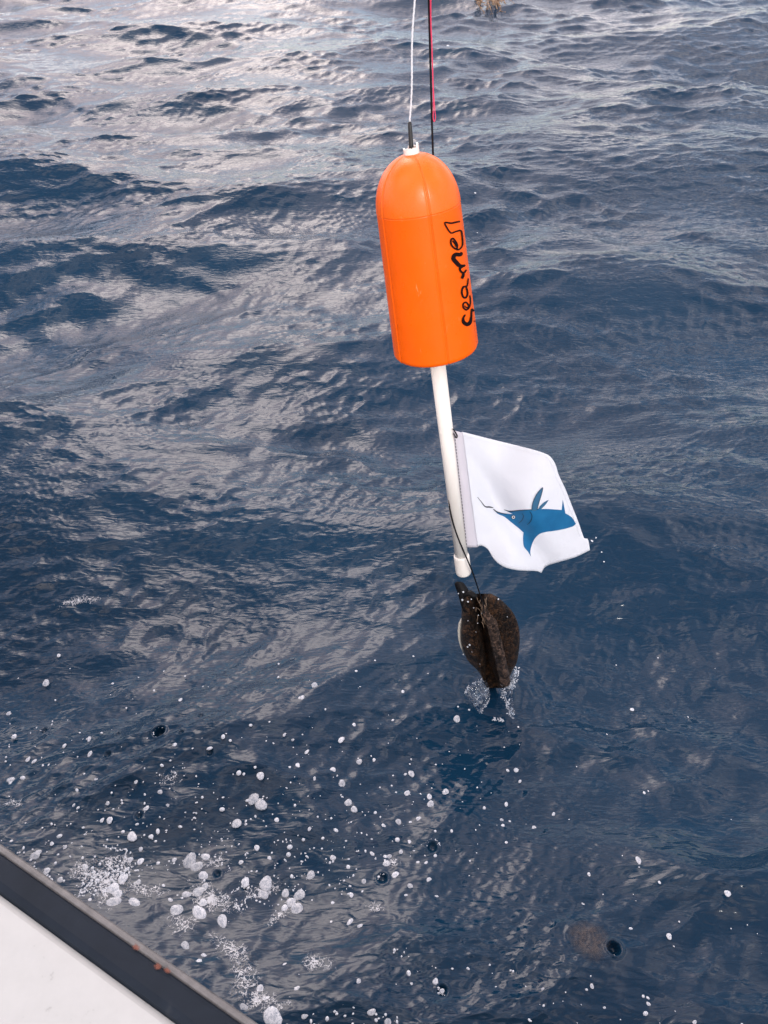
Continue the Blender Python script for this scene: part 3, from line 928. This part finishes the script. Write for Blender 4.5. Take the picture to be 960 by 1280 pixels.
# ------------------------------------------------------------------ bubbles and foam
def zr(l, ox, oy, s): return [(ox + x / s, oy + y / s, r / s) for x, y, r in l]
BUB = zr([(335,80,15),(311,157,20),(336,175,23),(256,238,18),(100,365,25),(122,385,20),(152,350,14),(144,413,16),(128,467,18),(150,450,12),(87,480,15),(55,530,21),(130,540,25),(143,507,15),(207,565,20),(284,435,16),
  (353,440,24),(345,475,17),(418,472,14),(465,478,19),(437,503,17),(458,530,24),(417,523,13),(80,655,19),(145,690,15),(125,718,20),(503,411,15),(570,572,11),(637,570,14),(669,588,14),(593,616,9),(757,637,13),(792,615,13),
  (836,615,13),(526,690,18),(487,728,17),(420,725,18),(422,685,11),(455,760,20),(508,782,17),(463,800,20),(420,790,12),(413,830,20),(400,815,16),(334,792,14),(316,840,16),(358,838,21),(375,885,30),(280,855,14),(298,733,12),
  (690,710,16),(665,710,10),(635,700,11),(615,675,11),(663,773,15),(755,846,15),(484,873,14),(606,107,14),(627,170,14),(647,192,12),(576,62,11),(838,73,12),(824,138,11),(898,150,10),(902,174,13),(952,133,12),(795,233,11),
  (863,224,10),(745,248,9),(755,375,13),(788,413,15),(833,450,11),(898,430,12),(764,350,9),(707,340,8),(576,353,10),(918,765,10),(940,797,8),(835,775,8),(605,835,9),(705,868,12),(760,905,13),(880,576,9),(780,566,9),
  (822,483,9),(638,477,9),(458,46,9),(390,227,9),(498,257,7),(270,368,8),(365,354,7),(323,320,10),(680,432,9),(832,300,7),(803,333,8),(860,370,7),(887,372,8),(920,487,10),(948,670,8)], 200, 940, 2.667)
BUB += zr([(38,43,12),(342,46,11),(267,133,13),(387,185,12),(360,185,8),(40,222,14),(26,240,11),(86,203,10),(466,243,18),(533,243,9),(8,148,10),(40,262,10),(124,310,16),(135,298,10),(300,350,11),(380,125,8),(516,143,10),
  (593,132,7),(565,85,9),(480,50,7),(496,330,12),(460,325,10),(615,325,9),(432,395,18),(400,430,22),(400,480,25),(415,450,18),(470,480,22),(487,405,11),(600,470,11),(213,395,10),(165,365,12),(230,280,7),(183,268,7),
  (497,287,8),(290,320,7)], 0, 960, 2.8235)
BUB += zr([(180,95,9),(528,202,11),(825,312,10),(630,455,9),(343,351,8),(326,428,14),(363,248,6),(373,621,7),(212,633,7),(55,629,8),(73,645,10),(102,434,8),(8,400,7),(72,68,7),(14,27,6),(561,680,6),(650,180,6),(598,275,5),
  (475,441,5),(550,500,6),(920,243,6),(762,660,6),(715,741,6),(360,550,6),(167,458,5)], 600, 1000, 2.667)
BUB += zr([(115,308,9),(787,315,10),(752,347,10),(147,239,5),(853,450,9),(223,448,6),(225,485,7),(70,499,6),(451,350,5),(22,384,6),(711,437,5),(743,515,8),(831,525,9),(885,412,5),(767,480,6),(732,450,4),(898,505,8),
  (935,500,5),(785,547,6),(790,527,5)], 0, 700, 2.0)
BUB += [(571, 899, 5), (722, 802, 4), (790, 887, 2.5), (600, 240, 2)][:3]
dome = []
for k in range(7):                                         # seven dome shapes shared by all the bubbles
    v, f = [], []
    seg, rings = 14, 5
    ph0 = rnd.uniform(0, 6)
    for i in range(rings + 1):
        th = (math.pi / 2 + 0.25) * i / rings
        for s in range(seg):
            a = 2 * math.pi * s / seg
            j = 1 + 0.09 * math.sin(2 * a + ph0) + 0.07 * math.sin(3 * a + 2 * ph0) + rnd.uniform(-0.02, 0.02)
            v.append((math.sin(th) * math.cos(a) * j, math.sin(th) * math.sin(a) * j, 0.2 * math.cos(th)))
    for i in range(rings):
        for s in range(seg): f.append((i * seg + s, (i + 1) * seg + s, (i + 1) * seg + (s + 1) % seg, i * seg + (s + 1) % seg))
    me = bpy.data.meshes.new('foam_bubble'); me.from_pydata(v, [], f)
    me.polygons.foreach_set('use_smooth', [True] * len(f)); me.materials.append(M['bubble'])
    dome.append(me)
ALONE = [((340, 1272), 'largest white foam bubble, at the bottom edge beside the boat rail'), ((326, 1005.6), 'larger, lower one of two joined white bubbles in the middle of the foam field'),
         ((316.6, 998.9), 'smaller, upper one of two joined white bubbles in the middle of the foam field'), ((571, 899), 'lone white bubble just below the splash at the dark weight'),
         ((722.2, 1160.5), 'white bubble just above the brown jelly in the dark water'), ((798, 1075.7), 'largest white bubble on the dark water at right, above the brown jelly'),
         ((909.4, 1117), 'lone white bubble nearest the right edge, above and right of the brown jelly'), ((376, 873.5), 'lower of two white bubbles floating above the foam field'), ((393.5, 857.5), 'upper of two white bubbles floating above the foam field'),
         ((57.5, 854), 'uppermost white bubble at the left edge, high above the boat rail'), ((722, 802), 'white fleck of foam on open water right of the dark weight'), ((165, 1046), 'oval white bubble alone above the lacy foam patch by the boat'),
         ((296, 1029), 'oval white bubble below and left of the joined pair of bubbles'), ((388.6, 1094.1), 'single white bubble above the cluster of five bubbles')]
def bubble_label(x, y, r):
    for (ax, ay), lb in ALONE:
        if abs(ax - x) < 1.6 and abs(ay - y) < 1.6: return lb, 'bubble'
    if abs(x - 366) < 14 and abs(y - 1125) < 18: return 'white foam bubble in the tight cluster of five beside the lacy foam', 'bubble', 'bubbles of the cluster of five'
    if x > 590: return 'small white bubble on the open dark water at right, away from the boat', 'bubble', 'bubbles on the open water at right'
    if y < 960: return 'small white bubble on the upper fringe of the foam, left of the dark weight', 'bubble', 'bubbles on the upper fringe of the foam'
    big = 'large' if r > 5.2 else 'small'
    if y > 880 + x * 0.72: return big + ' whitish bubble in the dense foam along the boat rail', 'bubble', big + ' bubbles along the boat rail'
    return big + ' whitish bubble in the scattered foam between the boat and the dark weight', 'bubble', big + ' bubbles in the scattered foam'
ctr = [on_z(x, y) for x, y, r in BUB]
zs = sea_points([(c.x, c.y) for c in ctr])
ctr = [on_z(x, y, float(z)) for (x, y, r), z in zip(BUB, zs)]
for i, ((x, y, r), c) in enumerate(zip(BUB, ctr)):
    o = bpy.data.objects.new('foam_bubble', dome[i % 7])
    C.collection.objects.link(o)
    d = (c - Vector((0, 0, CAM_H))).length
    rad = r * 0.85 / FPX * d
    o.location = c + Vector((0, 0, rad * 0.06 + 0.0003))
    stretch = rnd.uniform(0.86, 1.14)
    sq = 1 / max(0.6, -ray(x, y).normalized().z) ** 0.5
    o.scale = (rad * stretch, rad / stretch * sq, rad)
    o.rotation_euler = (rnd.uniform(-.1, .1), rnd.uniform(-.1, .1), rnd.uniform(0, 6.28) if sq < 1.12 else rnd.uniform(-.4, .4))
    tag(o, *bubble_label(x, y, r))
# fine foam: specks and lacy threads
mb = MB()
FO = []                                                    # (x px, y px, r px)
def dens(x, y):
    d = ((x - 250) / 330) ** 2 + ((y - 1230) / 230) ** 2
    return math.exp(-d) + 0.10 * (1 if y > 900 and x < 650 else 0.10)
tries = 0
while len(FO) < 1800 and tries < 60000:
    tries += 1
    x, y = rnd.uniform(0, 960), rnd.uniform(820, 1285)
    if y > 1052 + x * 0.72 + 6 or rnd.random() > dens(x, y): continue
    FO.append((x, y, min(3.2, rnd.lognormvariate(-0.15, 0.55))))
def thread(x, y, ang, n, r0):
    for _ in range(n):
        ang += rnd.gauss(0, 0.35)
        st = rnd.uniform(0.8, 1.7)
        x += math.cos(ang) * st; y += math.sin(ang) * st
        if rnd.random() < 0.84: FO.append((x + rnd.gauss(0, 0.4), y + rnd.gauss(0, 0.4), r0 * rnd.uniform(0.4, 1.1)))
        if rnd.random() < 0.03: thread(x, y, ang + rnd.choice((-1, 1)) * 0.9, n // 3, r0 * 0.85)
for (x, y, a, n, r) in [(358, 1146, 2.3, 34, 1.0), (326, 1175, 1.2, 20, 0.9), (330, 1118, 2.6, 40, 1.0), (280, 1072, 2.2, 26, 0.8), (305, 1130, 2.5, 60, 1.1), (290, 1150, 2.7, 40, 1.0), (270, 1190, 2.4, 50, 1.2), (250, 1180, 2.2, 40, 1.2), (240, 1230, 2.3, 40, 1.2),
                        (130, 1090, 2.0, 40, 1.1), (160, 1075, 2.8, 50, 1.2), (110, 1105, 2.3, 20, 1.0), (310, 1200, 2.6, 60, 1.3), (330, 1210, 1.9, 40, 1.1), (280, 1220, 0.8, 30, 1.2), (300, 1235, 2.2, 40, 1.3), (180, 1115, 0.2, 44, 1.0), (175, 1130, 0.4, 30, 1.0),
                        (212, 975, -0.9, 18, 0.7), (215, 990, 0.3, 14, 0.7), (485, 1085, 1.2, 10, 0.8), (475, 1140, 0.6, 16, 0.8), (320, 1260, 0.5, 30, 1.3), (345, 1245, 2.6, 40, 1.1)]:
    thread(x, y, a, n, r)
for (cx, cy, sx, sy, n) in [(140, 1112, 14, 20, 260), (150, 1090, 18, 9, 140), (118, 1100, 12, 14, 90), (290, 1205, 26, 20, 170), (225, 1160, 26, 22, 90), (310, 1230, 20, 24, 130), (268, 1130, 24, 16, 70), (470, 1143, 8, 5, 26)]:
    for _ in range(n // 2): FO.append((rnd.gauss(cx, sx * 0.6), rnd.gauss(cy, sy * 0.6), rnd.uniform(0.5, 1.7)))
# white flecks on the wave at the left, and rims round the larger drop craters
for (x0, y0, x1, y1, n) in [(54, 733, 84, 729, 60), (86, 737, 122, 728, 70), (0, 737, 14, 734, 16)]:
    for _ in range(n):
        t = rnd.random()
        FO.append((x0 + (x1 - x0) * t + rnd.gauss(0, 1), y0 + (y1 - y0) * t + rnd.gauss(0, 1.3), rnd.uniform(0.6, 1.5)))
for (x, y) in [(68, 706), (52, 731), (95, 703), (20, 727), (10, 712), (124, 675), (165, 682), (290, 729), (175, 650), (594, 241), (599, 285), (596, 291), (560, 57), (790, 752), (800, 756), (806, 750), (822, 760), (740, 676), (745, 672), (752, 690), (755, 702), (771, 742)]:
    FO.append((x, y, rnd.uniform(0.9, 1.7)))
for (x, y, r) in [(757, 1200, 10.5), (201, 917, 9), (550, 1250, 9), (541, 1058, 9), (480, 1097, 8)]:
    for k in range(46):
        a = rnd.uniform(0, 6.283)
        if r < 10 and math.sin(a) > 0.2: continue
        FO.append((x + r * math.cos(a) + rnd.gauss(0, 0.5), y + r * 0.92 * math.sin(a) + rnd.gauss(0, 0.5), rnd.uniform(0.4, 0.9)))
FO = [p for p in FO if p[1] < 1052 + p[0] * 0.72 + 10]
base = [on_z(x, y) for x, y, r in FO]
zs = sea_points([(c.x, c.y) for c in base])
for (x, y, r), z in zip(FO, zs):
    c = on_z(x, y, float(z))
    rad = r / FPX * (c - Vector((0, 0, CAM_H))).length
    v, f = [], []
    sg = 7
    ax, ang = rnd.uniform(0.75, 1.3), rnd.uniform(0, 3.14)
    ca, sa = math.cos(ang), math.sin(ang)
    for (rr_, zz_) in ((1.0, -0.12), (0.72, 0.18)):
        for k in range(sg):
            a = 2 * math.pi * k / sg
            px, py = rr_ * math.cos(a) * ax, rr_ * math.sin(a) / ax
            v.append(c + Vector(((px * ca - py * sa) * rad, (px * sa + py * ca) * rad, zz_ * rad)))
    v.append(c + Vector((0, 0, 0.28 * rad)))
    for k in range(sg):
        f.append((k, (k + 1) % sg, sg + (k + 1) % sg, sg + k)); f.append((sg + k, sg + (k + 1) % sg, 2 * sg))
    mb.add(v, f)
tag(mb.build('sea_foam', M['foam']), 'fine white foam specks and threads scattered on the dark water beside the boat', 'foam', kind='stuff')

# lacy films of foam lying on the water
def lace_mat():
    m = mat('foam_film', (0.78, 0.81, 0.85), 0.35)
    o = m.node_tree.nodes['Material Output']; b = bsdf(m)
    at_ = N(m, 'ShaderNodeAttribute', attribute_name='rad')
    t = N(m, 'ShaderNodeTexCoord')
    wn_ = N(m, 'ShaderNodeTexNoise', Scale=60, Detail=3); L(m, t.outputs['Object'], wn_.inputs['Vector'])
    ad = N(m, 'ShaderNodeMixRGB', blend_type='LINEAR_LIGHT'); ad.inputs[0].default_value = 0.02
    L(m, t.outputs['Object'], ad.inputs[1]); L(m, wn_.outputs['Color'], ad.inputs[2])
    vo = N(m, 'ShaderNodeTexVoronoi', feature='DISTANCE_TO_EDGE', Scale=80); L(m, ad.outputs[0], vo.inputs['Vector'])
    e = ramp(m, vo.outputs['Distance'], [(0.02, 0.7), (0.08, 0.04), (0.5, 0.02)])
    big = noise(m, 38, 5, 0.65, 1.0)
    sub = N(m, 'ShaderNodeMath', operation='SUBTRACT'); L(m, big, sub.inputs[0])
    mu0 = N(m, 'ShaderNodeMath', operation='MULTIPLY'); L(m, at_.outputs['Fac'], mu0.inputs[0]); mu0.inputs[1].default_value = 0.42
    L(m, mu0.outputs[0], sub.inputs[1])
    msk = ramp(m, sub.outputs[0], [(0.20, 0.0), (0.36, 1.0)])
    dense = ramp(m, sub.outputs[0], [(0.45, 0.0), (0.54, 0.7)])
    mx1 = N(m, 'ShaderNodeMath', operation='MAXIMUM'); L(m, e, mx1.inputs[0]); L(m, dense, mx1.inputs[1])
    mu = N(m, 'ShaderNodeMath', operation='MULTIPLY'); L(m, mx1.outputs[0], mu.inputs[0]); L(m, msk, mu.inputs[1])
    tr = N(m, 'ShaderNodeBsdfTransparent'); mx = N(m, 'ShaderNodeMixShader')
    L(m, mu.outputs[0], mx.inputs[0]); L(m, tr.outputs[0], mx.inputs[1]); L(m, b.outputs[0], mx.inputs[2]); L(m, mx.outputs[0], o.inputs[0])
    return m
M['lace'] = lace_mat()
LACE = [(138, 1112, 30, 40, 0.3), (150, 1085, 34, 16, -0.2), (112, 1098, 22, 26, 0), (292, 1196, 40, 20, 0.6), (232, 1162, 30, 20, 0.3), (312, 1235, 26, 30, 0), (268, 1128, 44, 26, 0.4), (470, 1142, 18, 12, 0), (330, 1116, 34, 12, -0.4),
        (350, 1150, 30, 9, -0.8), (185, 1118, 44, 12, 0.1), (214, 980, 18, 12, 0), (330, 1262, 44, 22, 0.2), (270, 1080, 22, 16, 0), (400, 1215, 26, 18, 0.3), (20, 1010, 16, 12, 0), (90, 733, 40, 7, -0.15), (492, 1082, 12, 9, 0.4)]
lv, lf, lr = [], [], []
for (cx, cy, rx, ry, an) in LACE:
    b0 = len(lv)
    for i in range(9):
        for k in range(28):
            a = 2 * math.pi * k / 28; q = i / 8
            dx_, dy_ = q * rx * math.cos(a), q * ry * math.sin(a)
            lv.append((cx + dx_ * math.cos(an) - dy_ * math.sin(an), cy + dx_ * math.sin(an) + dy_ * math.cos(an))); lr.append(q)
    for i in range(8):
        for k in range(28): lf.append((b0 + i * 28 + k, b0 + (i + 1) * 28 + k, b0 + (i + 1) * 28 + (k + 1) % 28, b0 + i * 28 + (k + 1) % 28))
lp_ = [on_z(x, y) for x, y in lv]
zs = sea_points([(p.x, p.y) for p in lp_])
lo_ = mesh_obj('foam_film', [Vector((p.x, p.y, float(z) + 0.0022)) for p, z in zip(lp_, zs)], lf, M['lace'])
a_ = lo_.data.attributes.new('rad', 'FLOAT', 'POINT'); a_.data.foreach_set('value', lr)
tag(lo_, 'lacy white films of foam on the dark water beside the boat', 'foam', kind='stuff')

# cloud reflection painted as a round brownish patch laid on the surface
def patch_mat():
    m = mat('brown_patch', (0.10, 0.078, 0.068), 0.4)
    o = m.node_tree.nodes['Material Output']; b = bsdf(m)
    tr = N(m, 'ShaderNodeBsdfTransparent'); mx = N(m, 'ShaderNodeMixShader')
    at_ = N(m, 'ShaderNodeAttribute', attribute_name='rad')
    sm = N(m, 'ShaderNodeMapRange'); sm.inputs['From Min'].default_value = 0.45; sm.inputs['From Max'].default_value = 1.0; sm.inputs['To Min'].default_value = 1; sm.inputs['To Max'].default_value = 0
    L(m, at_.outputs['Fac'], sm.inputs['Value'])
    nz = ramp(m, noise(m, 45, 3, 0.5, 2.5), [(0.35, 0.18), (0.6, 0.50)])
    mu = N(m, 'ShaderNodeMath', operation='MULTIPLY'); L(m, sm.outputs[0], mu.inputs[0]); L(m, nz, mu.inputs[1])
    L(m, mu.outputs[0], mx.inputs[0]); L(m, tr.outputs[0], mx.inputs[1]); L(m, b.outputs[0], mx.inputs[2]); L(m, mx.outputs[0], o.inputs[0])
    return m
jv, jf, jr = [], [], []
for i in range(11):
    q = i / 10
    for k in range(36):
        a = 2 * math.pi * k / 36
        j_ = 1 + 0.05 * math.sin(3 * a) + 0.03 * math.sin(5 * a + 1)
        jv.append((orb.x + 0.052 * q * j_ * math.cos(a), orb.y + 0.052 * q * j_ * math.sin(a))); jr.append(q)
for i in range(10):
    for k in range(36): jf.append((i * 36 + k, (i + 1) * 36 + k, (i + 1) * 36 + (k + 1) % 36, i * 36 + (k + 1) % 36))
jz = sea_points(jv)
bp = mesh_obj('reflection', [Vector((x, y, float(z) + 0.0025 + 0.0015 * (1 - q))) for (x, y), z, q in zip(jv, jz, jr)], jf, patch_mat())
a_ = bp.data.attributes.new('rad', 'FLOAT', 'POINT'); a_.data.foreach_set('value', jr)
tag(bp, 'faint round painted brown jelly showing in the dark water beside a drop crater', 'reflection')

# seaweed at the top edge
def weed():
    root = on_z(610, 3, 0.02)
    mb = MB()
    for k in range(46):
        st = on_z(rnd.choice([rnd.uniform(592, 600), rnd.uniform(606, 622), rnd.uniform(610, 622)]), rnd.uniform(-12, 2), 0.10)
        dirn = Vector((rnd.uniform(-0.02, 0.10), rnd.uniform(-0.55, 0.1), rnd.uniform(-0.12, 0.05)))
        pts = [st]
        for q in range(5):
            pts.append(pts[-1] + dirn * 0.22 + Vector((rnd.gauss(0, 0.012), rnd.gauss(0, 0.03), rnd.gauss(0, 0.012))))
        pts = [Vector((p.x, p.y, max(p.z, 0.015))) for p in pts]
        mb.tube(pts, [0.006, 0.0055, 0.005, 0.004, 0.003, 0.001], 5)
        for p in pts[1:]:
            for _ in range(2):
                mb.blob(p + Vector((rnd.gauss(0, 0.012), rnd.gauss(0, 0.02), rnd.gauss(0, 0.008))), 0.012, 0.007, 0.005, 6, 3, 0.2, Matrix.Rotation(rnd.uniform(0, 3), 3, 'Z'))
    m = mat('tan_seaweed', (0.30, 0.19, 0.11), 0.7)
    L(m, ramp(m, noise(m, 18, 4), [(0.35, (0.18, 0.10, 0.05)), (0.65, (0.42, 0.29, 0.19))]), bsdf(m).inputs['Base Color'])
    o = mb.build('seaweed', m)
    tag(o, 'tan tuft of seaweed on the water at the top edge, right of the cords', 'seaweed')
weed()
